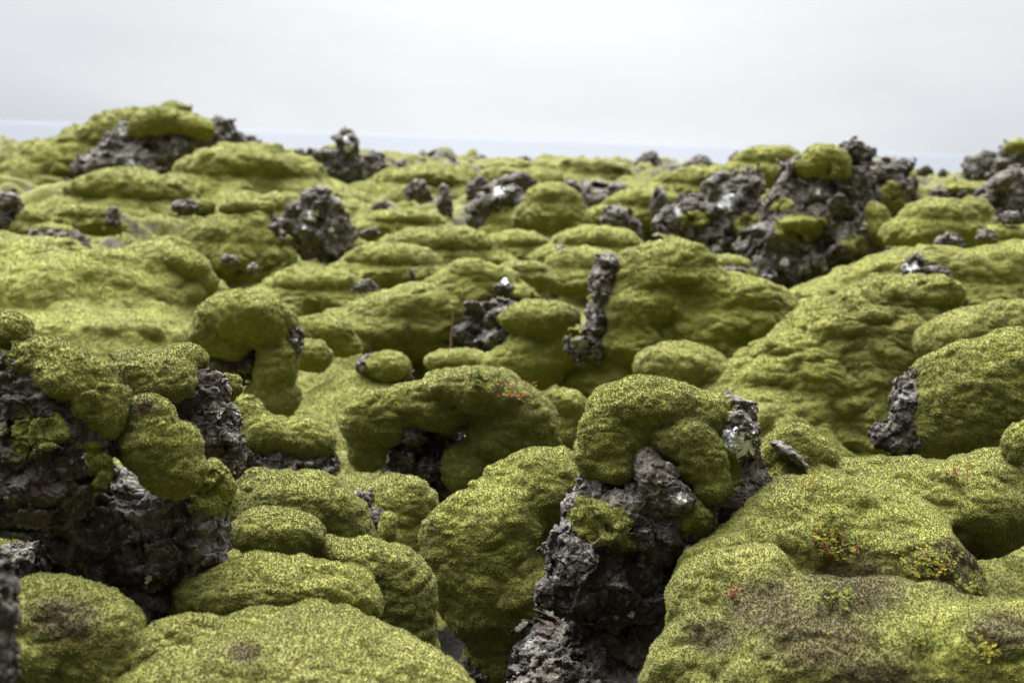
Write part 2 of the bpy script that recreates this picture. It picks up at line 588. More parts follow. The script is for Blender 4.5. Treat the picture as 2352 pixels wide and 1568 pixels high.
def build_part(kind, blobs, D, opt):
    """returns mesh data (world coordinates) for one body"""
    low = opt.get('low', 1.5 if D > 9 else 1.0)
    sk = opt.get('sk', (0.8 if kind == 'moss' else 0.25) if low > 1 and opt.get('ground', True) else 0.0)
    B = []
    for b in blobs:
        b = list(b) + [0, 0, None][len(b) - 4:] if len(b) < 7 else list(b)
        B.append(Blob(*b, D=D, low=low, sk=sk))
    u = D / F_PX
    reg = [Blob(*(list(b) + [0, 0, None][len(b) - 4:] if len(b) < 7 else list(b)), D=D) for b in opt['drape']['region']] if opt.get('drape') else []
    BB = B if B else reg
    size = float(np.mean([np.sqrt(b.r[0] * b.r[1]) for b in BB]))
    k = opt.get('k', 0.35 if kind == 'moss' else 0.22) * size
    seed = opt.get('seed', int(abs(BB[0].c[0] * 37 + BB[0].c[2] * 91)) % 50)
    rough = opt.get('rough', 1.2 if (D > 14 and kind == 'moss') else 1.0)
    lows = np.min([b.box()[0] for b in BB], 0); his = np.max([b.box()[1] for b in BB], 0)
    kg = opt.get('kg', (0.35 if D < 7 else 1.05) * size)
    marg = kg * 0.9 if opt.get('ground', True) and kind == 'moss' else 0
    pad = 0.22 * size + marg + 6 * u
    lows = lows - pad; his = his + pad
    h = opt.get('h', 2.6 if D < 4.6 else (3.0 if D < 12 else 3.6)) * u
    vol = np.prod((his - lows) / h)
    if vol > 3.0e7: h *= (vol / 3.0e7) ** (1 / 3)
    fs = 1.0 / max(size, 0.02)
    wr = opt.get('wr', 1.0 if D < 12 else 1.7)

    drape = opt.get('drape')
    if drape:
        fr = drape['field']
        RB = []
        for b in drape['region']:
            b = list(b) + [0, 0, None][len(b) - 4:] if len(b) < 7 else list(b)
            RB.append(Blob(*b, D=D))
        rs_ = float(np.mean([np.sqrt(b.r[0] * b.r[1]) for b in RB]))
        th = drape['t'] * u
        for b in RB:
            lo_, hi_ = b.box(); lows = np.minimum(lows, lo_ - 10 * u); his = np.maximum(his, hi_ + 10 * u)

    def f(P):
        d = f0(P)
        if drape:
            g = None
            for b in RB:
                e = b.sdf(P)
                g = e if g is None else smin(g, e, rs_ * .3)
            near = g < 0.4 * rs_
            e = np.maximum(g, 0.05)
            if near.any():
                Q = P[near]
                gg = g[near] + perlin(Q / (rs_ * .45), seed + 31) * rs_ * 0.20 + perlin(Q / (rs_ * .16), seed + 32) * rs_ * 0.07
                a = fr(Q) - th * (0.75 + 0.5 * perlin(Q / (rs_ * .6), seed + 33))
                h_ = np.clip(0.5 - 0.5 * (gg - a) / th, 0, 1)
                e[near] = gg + (a - gg) * h_ + th * h_ * (1 - h_)
            d = e if d is None else smin(d, e, th * 1.2)
        return d

    def f0(P):
        if not B: return None
        d = None
        for b in B:
            e = b.sdf(P)
            d = e if d is None else smin(d, e, k)
        sc = size
        near = np.abs(d) < 0.6 * size
        if near.any():
            Q = P[near]
            if kind == 'moss':
                dn = perlin(Q * fs * 0.9, seed) * 0.13 * sc * rough
                dn = dn - np.abs(perlin(Q * fs * np.array([1.5, 1.5, 2.1]), seed + 3)) * 0.14 * sc * rough
                dn = dn - np.abs(perlin(Q * fs * np.array([3.1, 3.1, 4.6]), seed + 5)) * 0.05 * sc * rough
                if marg:
                    g = (Q[:, 2] - ground_z(Q[:, 0], Q[:, 1])) * 0.85 + 0.012
                    dd = d[near] + dn
                    d[near] = np.maximum(smin(dd, g, kg), dd - marg)
                    return d
            else:
                dn = perlin(Q * fs * 0.9, seed) * 0.20 * sc * rough
                dn = dn + facet(Q * fs * np.array([1.25, 1.25, 1.6]), seed + 2) * 0.34 * sc * rough
                dn = dn + facet(Q * fs * np.array([2.9, 2.9, 3.6]), seed + 4) * 0.09 * sc * rough
                dn = dn - np.abs(perlin(Q * fs * 1.6, seed + 6)) * 0.20 * sc * rough - 0.03 * sc
            d[near] += dn
        return d

    if opt.get('field_only'): return f0
    v, q = polygonise(f, lows, his, h)
    if len(v) == 0:
        print('EMPTY', blobs[:1]); return None
    N = vnormals(v, q)
    if opt.get('keep'): SURF[opt['keep']] = (v, N)
    if kind == 'moss':
        # wrinkled carpet: soft folds running round the mound, then grain
        s = max(0.055, 12 * u)
        st_ = np.array([1.0, 1.0, 1.9])
        wv = pperlin(v / (s * 3), seed + 9)[:, None] * s * 0.8
        d = (np.abs(pperlin((v + wv) / s * st_, seed + 11)) - 0.25) * s * 0.12 * wr
        d = d + pperlin(v / (s * 0.36), seed + 12) * s * 0.035
        d = d + (np.abs(pperlin((v + wv) / (s * 2.4) * st_, seed + 13)) - 0.25) * s * 0.15 * wr
        v = v + N * d[:, None]
    else:
        s = max(0.07, 0.35 * size)
        Q = v * np.array([1, 1, 1.3])
        wq = np.stack([pperlin(v / (s * .6), seed + k_) for k_ in (21, 22, 23)], 1) * s * 0.12
        F1, F2, ID, FC = pworley((Q + wq) / (s * 0.55), seed)
        d = (np.minimum(F2 - F1, 0.12) / 0.12 - 1) * s * 0.05 + FC * s * 0.13
        F1, F2, ID, FC = pworley((Q + wq) / (s * 0.22), seed + 5)
        d = d + FC * s * 0.034 + (np.minimum(F2 - F1, 0.15) / 0.15 - 1) * s * 0.015
        d = d + pperlin(v / (s * 0.10), seed + 8) * s * 0.009 - np.abs(pperlin(v / (s * 0.5), seed + 6)) * s * 0.06
        v = v + N * (d * rough)[:, None]
    return v, q, h


def white_attr(v, spots, D):
    a = np.zeros(len(v))
    for s in spots:
        x, y, r = s[:3]
        vx, vy, vd = project(v)
        a = np.maximum(a, 1.0 - 0.5 * np.sqrt((vx - x) ** 2 + (vy - y) ** 2) / r)
    return np.clip(a, 0, 1)


def make_part(name, kind, blobs, D, parent, loc, opt):
    res = build_part(kind, blobs, D, opt)
    if res is None: return None
    v, q, h = res
    vx, vy, vd = project(v)
    # discard what lies well under the ground
    gz = ground_z(v[:, 0], v[:, 1])
    keep = (v[:, 2] > gz - 0.10 - 0.02 * D)[q].any(1)
    q = q[keep]
    used = np.unique(q); mp = np.full(len(v), -1); mp[used] = np.arange(len(used))
    v = v[used]; q = mp[q]
    gz = gz[used]
    attrs = {}
    tr = None
    if kind == 'moss':
        N = vnormals(v, q)
        brown = np.zeros(len(v))
        for x, y, r_ in opt.get('brown', []):
            px_, py_, _ = project(v)
            brown = np.maximum(brown, 1 - sstep(0.3, 1.0, np.sqrt((px_ - x) ** 2 + ((py_ - y) * 1.5) ** 2) / r_))
        nt0 = len(v)
        tf = tufts(v, q, N, D / F_PX, opt.get('cap', 110000 if D < 14 else 26000), opt.get('dens', 1.0)) if D < 34 else None
        rnd0 = np.clip(0.42 + 0.25 * perlin(v / (0.012 + 0.0012 * D), 77), 0, 1)
        tip = np.full(nt0, min(0.36, 0.22 + 0.015 * D) if tf is not None else 0.05); rnd = rnd0  # moss without shoots is coloured darker for their missing self-shading
        if tf is not None:
            V, T, tp, rn = tf
            # brown value of the surface carries over to the shoots
            if brown.any():
                px_, py_, _ = project(V)
                bt = np.zeros(len(V))
                for x, y, r_ in opt.get('brown', []):
                    bt = np.maximum(bt, 1 - sstep(0.3, 1.0, np.sqrt((px_ - x) ** 2 + ((py_ - y) * 1.5) ** 2) / r_))
            else: bt = np.zeros(len(V))
            tr = T + nt0
            v = np.concatenate([v, V]); tip = np.concatenate([tip, tp]); rnd = np.concatenate([rnd, rn])
            brown = np.concatenate([brown, bt])
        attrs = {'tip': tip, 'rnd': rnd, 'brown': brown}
    else:
        wsp = opt.get('white', [])
        my = np.clip(white_attr(v, opt['mossy'], D), 0, 1) * 0.9 if opt.get('mossy') else np.zeros(len(v))
        for b, D_ in opt.get('fringe', []):
            b = list(b) + [0, 0, None][len(b) - 4:] if len(b) < 7 else list(b)
            B_ = Blob(*b, D=D_)
            sz = np.sqrt(B_.r[0] * B_.r[1])
            my = np.maximum(my, np.clip(0.85 - par(B_.sdf, v) / (0.30 * sz), 0, 1))
        attrs = {'white': white_attr(v, wsp, D) if wsp else np.zeros(len(v)), 'mossy': my}
    me = make_mesh(name, v - loc, q, tr, attrs)
    STAT.append((name, len(q), 0 if tr is None else len(tr)))
    ob = link(name, me, MOSS if kind == 'moss' else ROCK, parent, None if parent is not None else loc)
    return ob


def thing(name, label, cat, D, parts, group=None):
    """parts: list of (part name, 'moss'|'rock', blobs, options)"""
    allb = [b for p in parts for b in p[2]]
    xs = float(np.mean([b[0] for b in allb])); yb = max(b[1] + b[3] * 0.6 for b in allb)
    loc = at(xs, yb, D)
    if len(parts) == 1:
        o = make_part(name, parts[0][1], parts[0][2], D, None, loc, parts[0][3] if len(parts[0]) > 3 else {})
        if o: tag(o, label, cat, group)
        return o
    e = bpy.data.objects.new(name, None)
    e.empty_display_size = 0.1
    COL.objects.link(e)
    e.location = Vector([float(c) for c in loc])
    tag(e, label, cat, group)
    moss_b = [(b, D) for p in parts if p[1] == 'moss' for b in p[2]]
    for p in parts:
        op = dict(p[3]) if len(p) > 3 else {}
        if p[1] == 'rock': op['fringe'] = moss_b
        if op.get('drape'):
            rk = [p_ for p_ in parts if p_[1] == 'rock'][0]
            fo = dict(rk[3]) if len(rk) > 3 else {}
            fo['field_only'] = True
            op['drape'] = {'t': op['drape'][0], 'region': op['drape'][1], 'field': build_part('rock', rk[2], D, fo)}
        make_part(p[0], p[1], p[2], D, e, loc, op)
    return e



# ------------------------------------------------------------------ ground and sea
def ground_mesh():
    az = np.concatenate([np.linspace(-180, -34, 60)[:-1], np.linspace(-34, -22, 60)[:-1], np.linspace(-22, 22, 720)[:-1],
                         np.linspace(22, 34, 60)[:-1], np.linspace(34, 180, 60)[:-1]])
    rr = np.concatenate([np.linspace(0.02, 2.2, 14)[:-1], np.exp(np.linspace(math.log(2.2), math.log(130), 1150))[:-1],
                         np.exp(np.linspace(math.log(130), math.log(1400), 90))])
    A, Rr = np.meshgrid(np.radians(az), rr)
    x = (np.sin(A) * Rr).ravel(); y = (np.cos(A) * Rr).ravel()
    z = ground_z(x, y)
    # finer pillowing and grain of the carpet, sized to the distance
    r = Rr.ravel()
    P = np.stack([x, y, z], 1)
    fr = np.abs(az) < 35
    near = (r < 60)
    d = np.zeros(len(x))
    s = 0.12 + 0.006 * r[near]
    d[near] = (np.abs(perlin(P[near] / 0.22 * np.array([1, 1.6, 1]), 51)) - 0.2) * 0.045 + perlin(P[near] / 0.07, 52) * 0.008
    z = z + d
    na, nr = len(az), len(rr)
    i = np.arange(nr - 1)[:, None] * na; j = np.arange(na)[None]
    j2 = (j + 1) % na
    q = np.stack([i + j, i + j2, i + na + j2, i + na + j], -1).reshape(-1, 4)
    v = np.stack([x, y, z], 1)
    N = vnormals(v, q)
    # bare lava where the carpet is broken: steep sides of the far humps and the pits close by, which get painted shade
    steep = 1 - sstep(0.62, 0.85, N[:, 2])
    pat = fbm(P * 0.45, 2, 61)
    rock = np.clip(steep * 0.75 * sstep(9, 20, r) * sstep(-0.3, 0.2, pat) + sstep(0.30, 0.55, pat) * sstep(16, 35, r) * 0.62, 0, 1)
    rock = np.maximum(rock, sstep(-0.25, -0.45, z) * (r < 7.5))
    rock = np.maximum(rock, sstep(150, 320, r) * 0.6)
    near_ = (r > 5.2) & (r < 24)
    msk = near_[q].all(1)
    rnd0 = np.clip(0.45 + 0.25 * perlin(P / (0.012 + 0.0012 * r[:, None]), 77), 0, 1)
    # shoots in the nearer part
    fq = q[msk & (rock[q].mean(1) < 0.4) & (np.abs(np.degrees(np.arctan2(x, y)))[q].max(1) < 25)]
    tf = tufts(v, fq, N, 0, 800000)
    V, T, tp, rn = tf
    print('ground shoots', len(T) // 4, 'quads', len(fq))
    n0 = len(v)
    v = np.concatenate([v, V]); T = T + n0
    attrs = {'tip': np.concatenate([0.30 - 0.28 * np.clip((r - 18) / 10, 0, 1), tp]), 'rnd': np.concatenate([rnd0, rn]),  # far ground darkened in colour where no shoots shade it
             'brown': np.zeros(len(v)), 'rock': np.concatenate([rock, np.zeros(len(V))])}
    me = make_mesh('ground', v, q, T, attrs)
    mt, t = new_mat('mossy_ground')
    geo = t.n('ShaderNodeNewGeometry').outputs['Position']
    tip = t.n('ShaderNodeAttribute', attribute_name='tip').outputs['Fac']
    rnd = t.n('ShaderNodeAttribute', attribute_name='rnd').outputs['Fac']
    rk = t.n('ShaderNodeAttribute', attribute_name='rock').outputs['Fac']
    c = moss_colour(t, geo)
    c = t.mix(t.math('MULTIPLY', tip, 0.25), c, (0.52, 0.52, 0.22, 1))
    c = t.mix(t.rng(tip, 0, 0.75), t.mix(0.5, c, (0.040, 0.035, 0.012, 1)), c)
    c = t.n('ShaderNodeHueSaturation', {'Value': t.rng(rnd, 0, 1, 0.65, 1.35), 'Color': c}).outputs[0]
    rc, n2, n3 = rock_colour(t, geo, 0.0)
    f = t.rng(t.math('ADD', rk, t.rng(n2, 0.3, 0.7, -0.3, 0.3)), 0.42, 0.58)
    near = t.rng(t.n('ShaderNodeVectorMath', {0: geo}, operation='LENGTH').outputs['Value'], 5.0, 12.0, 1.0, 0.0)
    c = t.mix(f, c, t.mix(near, rc, (0.010, 0.008, 0.007, 1)))   # near-black colour stands in for deep shade in the near crevices
    bmp = t.n('ShaderNodeBump', {'Strength': 0.6, 'Distance': 0.02, 'Height': t.noise(geo, 60.0, 3, 0.7)}).outputs[0]
    b = t.n('ShaderNodeBsdfPrincipled', {'Base Color': c, 'Roughness': 0.95, 'Specular IOR Level': 0.1, 'Normal': bmp,
                                         'Sheen Weight': 0.1, 'Sheen Tint': (0.9, 0.95, 0.6, 1)}).outputs[0]
    t.n('ShaderNodeOutputMaterial', {0: b})
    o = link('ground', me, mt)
    tag(o, kind='structure')


ground_mesh()


def sea():
    n = 96
    a = np.arange(n) * 2 * math.pi / n
    rr = [450, 900, 1800, 4000, 9000, 20000, 45000]
    v = np.array([[math.sin(t) * r, math.cos(t) * r, -10.2] for r in rr for t in a])
    q = np.array([[i * n + j, i * n + (j + 1) % n, (i + 1) * n + (j + 1) % n, (i + 1) * n + j] for i in range(len(rr) - 1) for j in range(n)])
    me = make_mesh('sea', v, q)
    mt, t = new_mat('sea_water')
    geo = t.n('ShaderNodeNewGeometry').outputs['Position']
    wv = t.noise(t.vec(geo, (0.02, 0.05, 0.02)), 1.0, 6, 0.6)
    bmp = t.n('ShaderNodeBump', {'Strength': 0.05, 'Distance': 1.0, 'Height': wv}).outputs[0]
    g_ = t.n('ShaderNodeBsdfGlossy', {'Color': (0.93, 0.95, 1.0, 1), 'Roughness': 0.06, 'Normal': bmp}).outputs[0]
    d_ = t.n('ShaderNodeBsdfDiffuse', {'Color': (0.095, 0.103, 0.112, 1)}).outputs[0]     # turbid, wind ruffled water
    b = t.n('ShaderNodeMixShader', {0: 0.80, 1: d_, 2: g_}).outputs[0]
    t.n('ShaderNodeOutputMaterial', {0: b})
    tag(link('sea', me, mt), kind='structure')


sea()

# ------------------------------------------------------------------ the things, near to far
M, K = 'moss', 'rock'
BO, MO, CU = 'lava_boulder', 'moss_mound', 'moss_cushion'

thing(BO, 'tall dark lava boulder in the centre foreground hooded by a thick overhanging moss cap', 'boulder', 3.65, [
    ('rock_body', K, [(1480,1190,170,100),(1370,1190,75,95),(1345,1300,95,100,0,-.04),(1290,1360,55,45),(1640,1140,95,85),(1690,1120,60,80),
      (1430,1330,120,95),(1440,1480,150,130,0,.12),(1500,1590,180,130,0,.10),(1540,1060,150,110,0,.06),(1560,1240,60,50),
      (1685,1000,46,80,12,0.0),(1250,1520,70,100,0,.2)],
      {'white': [(1688,1012,34),(1722,1018,12),(1655,985,10),(1540,1140,16),(1450,1410,10)], 'mossy': [(1590,1170,40),(1440,1250,22),(1640,1060,25)], 'h': 2.0, 'rough': .7}),
    ('rock_snout', K, [(1484,1066,40,40,0,-.08),(1512,1100,48,46,-30,-.15),(1548,1142,48,40,-20,-.16),(1500,1080,30,50,30,-.12)], {'h': 2.0, 'white': [(1560,1145,16)], 'rough': .4}),
    ('moss_cap', M, [(1420,1000,90,88,0,-.03),(1375,1050,52,52,0,-.04),(1490,935,140,66,0,0),(1600,955,85,55,0,-.02),(1660,925,30,20),
      (1570,1010,75,50,0,-.08),(1420,1075,50,35,0,-.07),(1610,1060,55,55,0,-.1),(1635,1110,42,45,0,-.1),(1470,885,40,22)], {'ground': False, 'h': 2.0, 'cap': 170000, 'k': .22}),
    ('moss_patch', M, [], {'ground': False, 'h': 2.0, 'drape': (9, [(1385,1200,62,50,0,-.12,150),(1345,1185,40,40,0,-.1,150)])}),
    ('moss_fringe', M, [], {'ground': False, 'h': 2.0, 'drape': (8, [(1600,1190,45,38,0,-.1,150),(1660,1090,40,60,0,-.05,150)])}),
])
thing(MO, 'big smooth moss boulder leaning against the left side of the hooded lava boulder', 'moss mound', 3.9, [
    ('moss_mound', M, [(1100,1250,138,120,25,.1,100),(1205,1150,140,95,28,.2,100),(1260,1110,95,65,10,.25,70),(1140,1360,130,120,0,.1,100),(1200,1460,110,110,0,.15,90),(1165,1530,105,100,0,.15,80),(1230,1290,120,150,0,.25,90)],
     {'ground': False, 'cap': 170000, 'k': .4})])
thing(MO, 'broad moss slope with bilberry shoots filling the bottom right corner', 'moss mound', 3.1, [
    ('moss_mound', M, [(1900,1330,280,230,0,.45),(1710,1440,175,175,0,.1),(1640,1330,100,70,25,.35),(1830,1130,90,120,-25,.7,70),(1785,1075,48,95,-28,.72,60),(1990,1180,190,120,0,.7),(2210,1165,190,112,0,.55),
      (2330,1110,110,70,0,.6),(2080,1350,180,140,0,.25),(2000,1560,380,210,0,-.1),(2330,1590,240,190,0,-.25),(1610,1560,130,110,0,0)],
     {'ground': False, 'keep': 'slope', 'cap': 260000, 'k': .45, 'brown': [(1960,1350,180),(1760,1390,150),(1880,1460,200),(2000,1570,170),(1640,1460,100),(2200,1300,140),(2300,1450,120)]})])
thing('lava_slab', 'flat grey lava slab lying on the moss ridge right of the hooded boulder', 'rock', 3.75, [
    ('lava_slab', K, [(1808,1040,44,14,-36,-.05),(1836,1062,26,10,-38,-.05)], {'rough': .4})])
thing(CU, 'small flat moss hump behind the grey slab on the right ridge', 'moss cushion', 4.1, [
    ('moss_cushion', M, [(1850,1020,70,30,-30)], {'ground': False})])
thing(CU, 'low oval moss cushion on the right ridge below the domed mound', 'moss cushion', 3.75, [
    ('moss_cushion', M, [(2010,1078,62,26)], {'ground': False})])
thing(MO, 'round moss knob at the right edge above the bottom corner slope', 'moss mound', 3.6, [
    ('moss_mound', M, [(2352,1020,48,52),(2370,1110,50,70)], {'ground': False})])
thing(BO, 'great domed moss boulder at the right edge with bare dark rock on its left flank', 'boulder', 5.0, [
    ('moss_blanket', M, [(2240,910,150,120,20),(2330,870,120,110),(2200,980,115,80),(2330,980,150,100),(2150,870,50,45),(2160,940,60,90)], {'ground': False, 'cap': 120000}),
    ('rock_side', K, [(2088,930,38,72,-14,.02),(2050,1000,50,30),(2100,880,30,30),(2110,990,50,60),(2072,1008,48,32,0,-.02)], {'rough': .8})])

# left rocks
thing(BO, 'tall lichen crusted lava cliff at the left edge with moss along its top edge', 'boulder', 2.9, [
    ('rock_body', K, [(110,1010,130,130),(80,1120,140,95),(60,910,100,110),(200,930,60,90),(225,1050,32,60),(10,830,30,60)],
      {'white': [(210,1050,19)], 'mossy': [(60,1000,60),(30,800,40),(215,1040,30)], 'rough': .75, 'h': 2.6}),
    ('moss_edge', M, [(110,812,70,34,-20,0),(170,845,70,42,-35,-.02),(225,890,50,48,-42,-.02),(258,950,30,62,-6,-.02),(140,880,60,34,-20,-.06)], {'ground': False, 'h': 2.4, 'k': .6, 'rough': .6, 'drape': (16, [(120,830,120,60,-25),(230,900,60,110,-20)])}),
    ('moss_hump', M, [(15,760,58,48),(45,800,40,34)], {'ground': False, 'rough': .6}),
    ('moss_patch', M, [], {'ground': False, 'drape': (7, [(75,1000,60,44,0,-.2,200),(215,1085,30,40,0,-.1,150)])})])
thing(BO, 'low broken lava rock under the left cliff carrying a tall two lobed moss cushion', 'boulder', 3.05, [
    ('rock_body', K, [(260,1200,170,110),(350,1240,160,115),(440,1180,80,95),(150,1300,90,60,0,.08),(465,1270,55,50),(330,1370,90,60),(250,1340,120,60,0,.05)],
      {'rough': .8, 'mossy': [(500,1100,40)], 'white': [(440,1130,14),(340,1330,12)], 'h': 2.4}),
    ('moss_cushion', M, [(345,960,58,50,0,-.12),(365,1030,92,70,0,-.12),(405,1085,68,55,0,-.13)], {'ground': False, 'h': 2.2, 'brown': [(330,935,50)]}),
    ('moss_tip', M, [(505,1110,30,40,18,.0)], {'ground': False, 'drape': (14, [(500,1120,55,65,18,0,160)])})])
thing(BO, 'pointed grey lava rock behind the left cliff with a bulging bright moss cap', 'boulder', 3.6, [
    ('rock_body', K, [(440,900,80,55),(485,990,60,85,14),(420,970,80,80),(295,870,55,28),(520,1040,35,50)], {'white': [(505,955,9)], 'rough': .8, 'h': 2.2}),
    ('moss_cap', M, [(350,855,100,46,0,-.05),(410,825,60,38),(370,885,72,38,0,-.08),(300,830,50,22,12)], {'ground': False, 'h': 2.2})])
thing(CU, 'little moss ball tucked behind the pointed grey rock', 'moss cushion', 3.95, [
    ('moss_cushion', M, [(525,885,30,27),(515,910,22,25)], {'ground': False})])
thing(BO, 'blurred dark rock sliver at the bottom of the left picture edge', 'rock', 1.9, [
    ('lava_boulder', K, [(-12,1400,38,110),(-20,1510,50,90)], {'rough': .6})])
thing('lava_rock', 'small brown lava rock in the dark gap below the left cliff', 'rock', 3.1, [
    ('lava_rock', K, [(60,1310,70,45),(10,1290,60,40)], {})])
thing('lava_rock', 'dark rubble stone deep in the crevice left of the hooded boulder', 'rock', 4.0, [('lava_rock', K, [(1090,1575,60,50)], {})])
thing('lava_rock', 'brown broken stone under the hooded boulder at the bottom edge', 'rock', 3.55, [('lava_rock', K, [(1290,1560,70,60),(1230,1590,50,50)], {})])
# bottom left
thing(MO, 'rounded moss mound in the bottom left corner below the lava rocks', 'moss mound', 2.7, [
    ('moss_mound', M, [(150,1500,180,160),(60,1440,80,90),(230,1590,140,120)], {'ground': False, 'cap': 120000, 'k': .4, 'brown': [(150,1420,120)]})])
thing(MO, 'wide moss mound across the bottom edge left of the dark crevice', 'moss mound', 2.7, [
    ('moss_mound', M, [(640,1620,400,190),(430,1490,110,80),(760,1520,200,90,-18,.15),(640,1470,250,60,0,.22),(930,1620,140,110),(985,1640,110,110)], {'ground': False, 'cap': 200000, 'k': .4, 'brown': [(560,1500,60)]})])
thing(MO, 'long flat moss ledge stepping up above the bottom moss mound', 'moss mound', 3.05, [
    ('moss_mound', M, [(600,1350,200,66,0),(780,1360,98,62,-15),(480,1390,100,40,12)], {'ground': False, 'cap': 120000, 'k': .4})])
thing(CU, 'small oval moss pillow beside the left lava rocks', 'moss cushion', 3.45, [
    ('moss_cushion', M, [(636,1226,108,56,-2)], {'ground': False, 'h': 2.2, 'rough': .6}),])
thing(MO, 'sloping moss mound rising just behind the oval moss pillow', 'moss mound', 3.95, [
    ('moss_mound', M, [(680,1172,140,88),(770,1215,84,74,-25),(600,1150,66,64),(700,1230,110,60)], {'ground': False})])
thing(BO, 'dark round moss mound with a bare rock wedge on its left side', 'boulder', 4.6, [
    ('moss_blanket', M, [(900,1170,100,72),(900,1230,110,60)], {'ground': False}),
    ('rock_side', K, [(825,1160,28,32,-30,-.1),(850,1210,28,55,-20,-.1)], {}),
    ('moss_tuft', M, [(890,1215,20,42,0,-.25)], {'ground': False})])
thing(MO, 'smooth moss slope dropping into the crevice left of the big moss boulder', 'moss mound', 3.5, [
    ('moss_mound', M, [(890,1360,110,95),(800,1270,80,26,-10),(930,1450,75,90),(850,1300,110,50)], {'ground': False})])

# middle distance
thing(BO, 'arched moss boulder with a dark rock hollow under its middle', 'boulder', 5.6, [
    ('moss_blanket', M, [(1060,880,110,32,8),(1110,905,130,46,-8),(940,925,70,42,25),(860,965,80,72),(840,1040,44,40),
      (1190,955,95,60,-15),(1160,1005,90,66),(1220,1020,66,62),(1080,1085,62,66,35),(1010,945,80,42)], {'keep': 'arch', 'ground': False, 'cap': 170000, 'k': .3}),
    ('rock_wall', K, [(970,1040,100,90,0,.2),(1150,1110,110,60,0,.15)], {}),
    ('rock_chunk', K, [(945,1000,32,20,-20,-.02),(925,1060,28,30,0,-.0),(985,1075,22,25)], {})])
thing(MO, 'small moss shoulder on the right of the arched moss boulder', 'moss mound', 6.2, [
    ('moss_mound', M, [(1295,930,48,38),(1290,990,36,50)], {'ground': False})])
thing(BO, 'sausage shaped moss roll over dark rock behind the pointed grey rock', 'boulder', 5.3, [
    ('moss_blanket', M, [(560,975,58,62,-35),(625,1000,90,46,-8),(705,1010,68,50)], {'ground': False}),
    ('rock_base', K, [(715,1070,60,38),(620,1070,90,40),(560,1060,50,60)], {})])
thing(BO, 'mushroom shaped moss boulder with a reddish hollow under its cap', 'boulder', 7.0, [
    ('moss_blanket', M, [(560,725,105,58),(485,765,52,45,25),(620,755,58,55),(520,800,52,22),(630,850,46,70),(625,915,62,50),(660,820,22,60)], {'ground': False, 'k': .3}),
    ('rock_hollow', K, [(540,835,70,40,0,.12)], {}),
    ('rock_edge', K, [(676,790,13,45)], {})])
thing(MO, 'moss hump just right of the mushroom shaped moss boulder', 'moss mound', 8.0, [('moss_mound', M, [(735,765,78,40),(790,790,40,28)], {})])
thing(MO, 'little dark moss ball below the mushroom boulder cap on its right', 'moss mound', 7.6, [('moss_mound', M, [(715,818,45,36)], {})])
thing(BO, 'little moss boulder showing grey rock on its left end in the middle', 'boulder', 7.6, [
    ('moss_blanket', M, [(890,842,54,33)], {'ground': False}), ('rock_end', K, [(845,842,26,26),(930,862,14,16)], {})])
thing(MO, 'long moss hillside on the left reaching the picture edge', 'moss mound', 10.0, [
    ('moss_mound', M, [(130,700,240,110,-4),(20,620,200,75,0,.4),(300,680,150,90,-22),(400,620,80,50,-25),(200,780,260,60,0,-.6)], {'cap': 170000, 'low': 1.2, 'k': .4}),])
thing(BO, 'moss overhang with a small dark cave at the end of the left hillside', 'boulder', 9.9, [
    ('moss_blanket', M, [(425,605,62,32,-20),(400,640,26,45),(470,650,28,28)], {'low': 1.0}), ('rock_hollow', K, [(435,655,36,24,0,.1)], {'low': 1.0})])
thing(MO, 'tall moss hill right of centre with a dark rock fin on its left', 'moss mound', 8.3, [
    ('moss_mound', M, [(1490,650,98,84),(1446,655,52,68,0,-.1),(1440,740,54,80,0,-.15),(1420,622,34,34,0,.05),(1555,605,88,46),(1470,740,80,90),(1640,700,100,80,-20),(1740,700,100,58,-8),(1600,770,110,60),(1710,760,80,50),(1410,840,100,60)], {'cap': 110000, 'low': 1.1, 'k': .35})])
thing('lava_fin', 'thin upright dark lava fin on the left of the tall moss hill', 'rock', 7.9, [
    ('lava_fin', K, [(1392,606,26,22,-20,.3,50),(1384,655,28,50,0,.3,60),(1380,735,30,60,0,.3,60),(1372,800,36,40,0,.25)], {'low': 1.0, 'rough': .7})])
thing('lava_rock', 'dark weathered rock at the foot of the lava fin', 'rock', 7.9, [('lava_rock', K, [(1330,790,26,40)], {'mossy': [(1320,760,25)]})])
thing(MO, 'pale rounded moss mound directly behind the hooded lava boulder', 'moss mound', 7.3, [
    ('moss_mound', M, [(1560,845,102,60),(1640,875,70,40)], {})])
thing(CU, 'small moss bump in the gap right of the pale rounded mound', 'moss cushion', 7.6, [('moss_cushion', M, [(1742,826,56,30)], {})])
thing(MO, 'wide rippled moss hillside sweeping across the right middle', 'moss mound', 7.3, [
    ('moss_mound', M, [(1850,870,190,70,5),(1960,750,150,80,10),(2080,820,200,100),(1990,930,220,80),(2060,690,140,50,10)], {'cap': 200000, 'low': 1.1, 'k': .4, 'rough': 1.2, 'wr': 1.6})])
thing(MO, 'high moss ridge at the right above the rippled hillside', 'moss mound', 9.3, [
    ('moss_mound', M, [(1960,640,90,30,18),(2080,620,110,45,14),(2230,640,130,60),(2330,620,110,66)], {'low': 1.3, 'cap': 120000})])
thing(MO, 'moss shoulder above the great domed boulder at the right edge', 'moss mound', 6.8, [
    ('moss_mound', M, [(2230,770,125,58,12),(2340,770,90,80)], {})])
thing('lava_rock', 'jagged dark rock with a pale streak set in the right hillside', 'rock', 8.3, [
    ('lava_rock', K, [(2100,625,28,34,-10),(2150,640,32,26),(2115,655,50,26),(2060,650,30,14)], {'white': [(2098,615,14)], 'low': 1.0})])
thing('lava_rock', 'tiny dark rock cut off by the right edge above the domed boulder', 'rock', 6.9, [('lava_rock', K, [(2350,705,16,12)], {})])
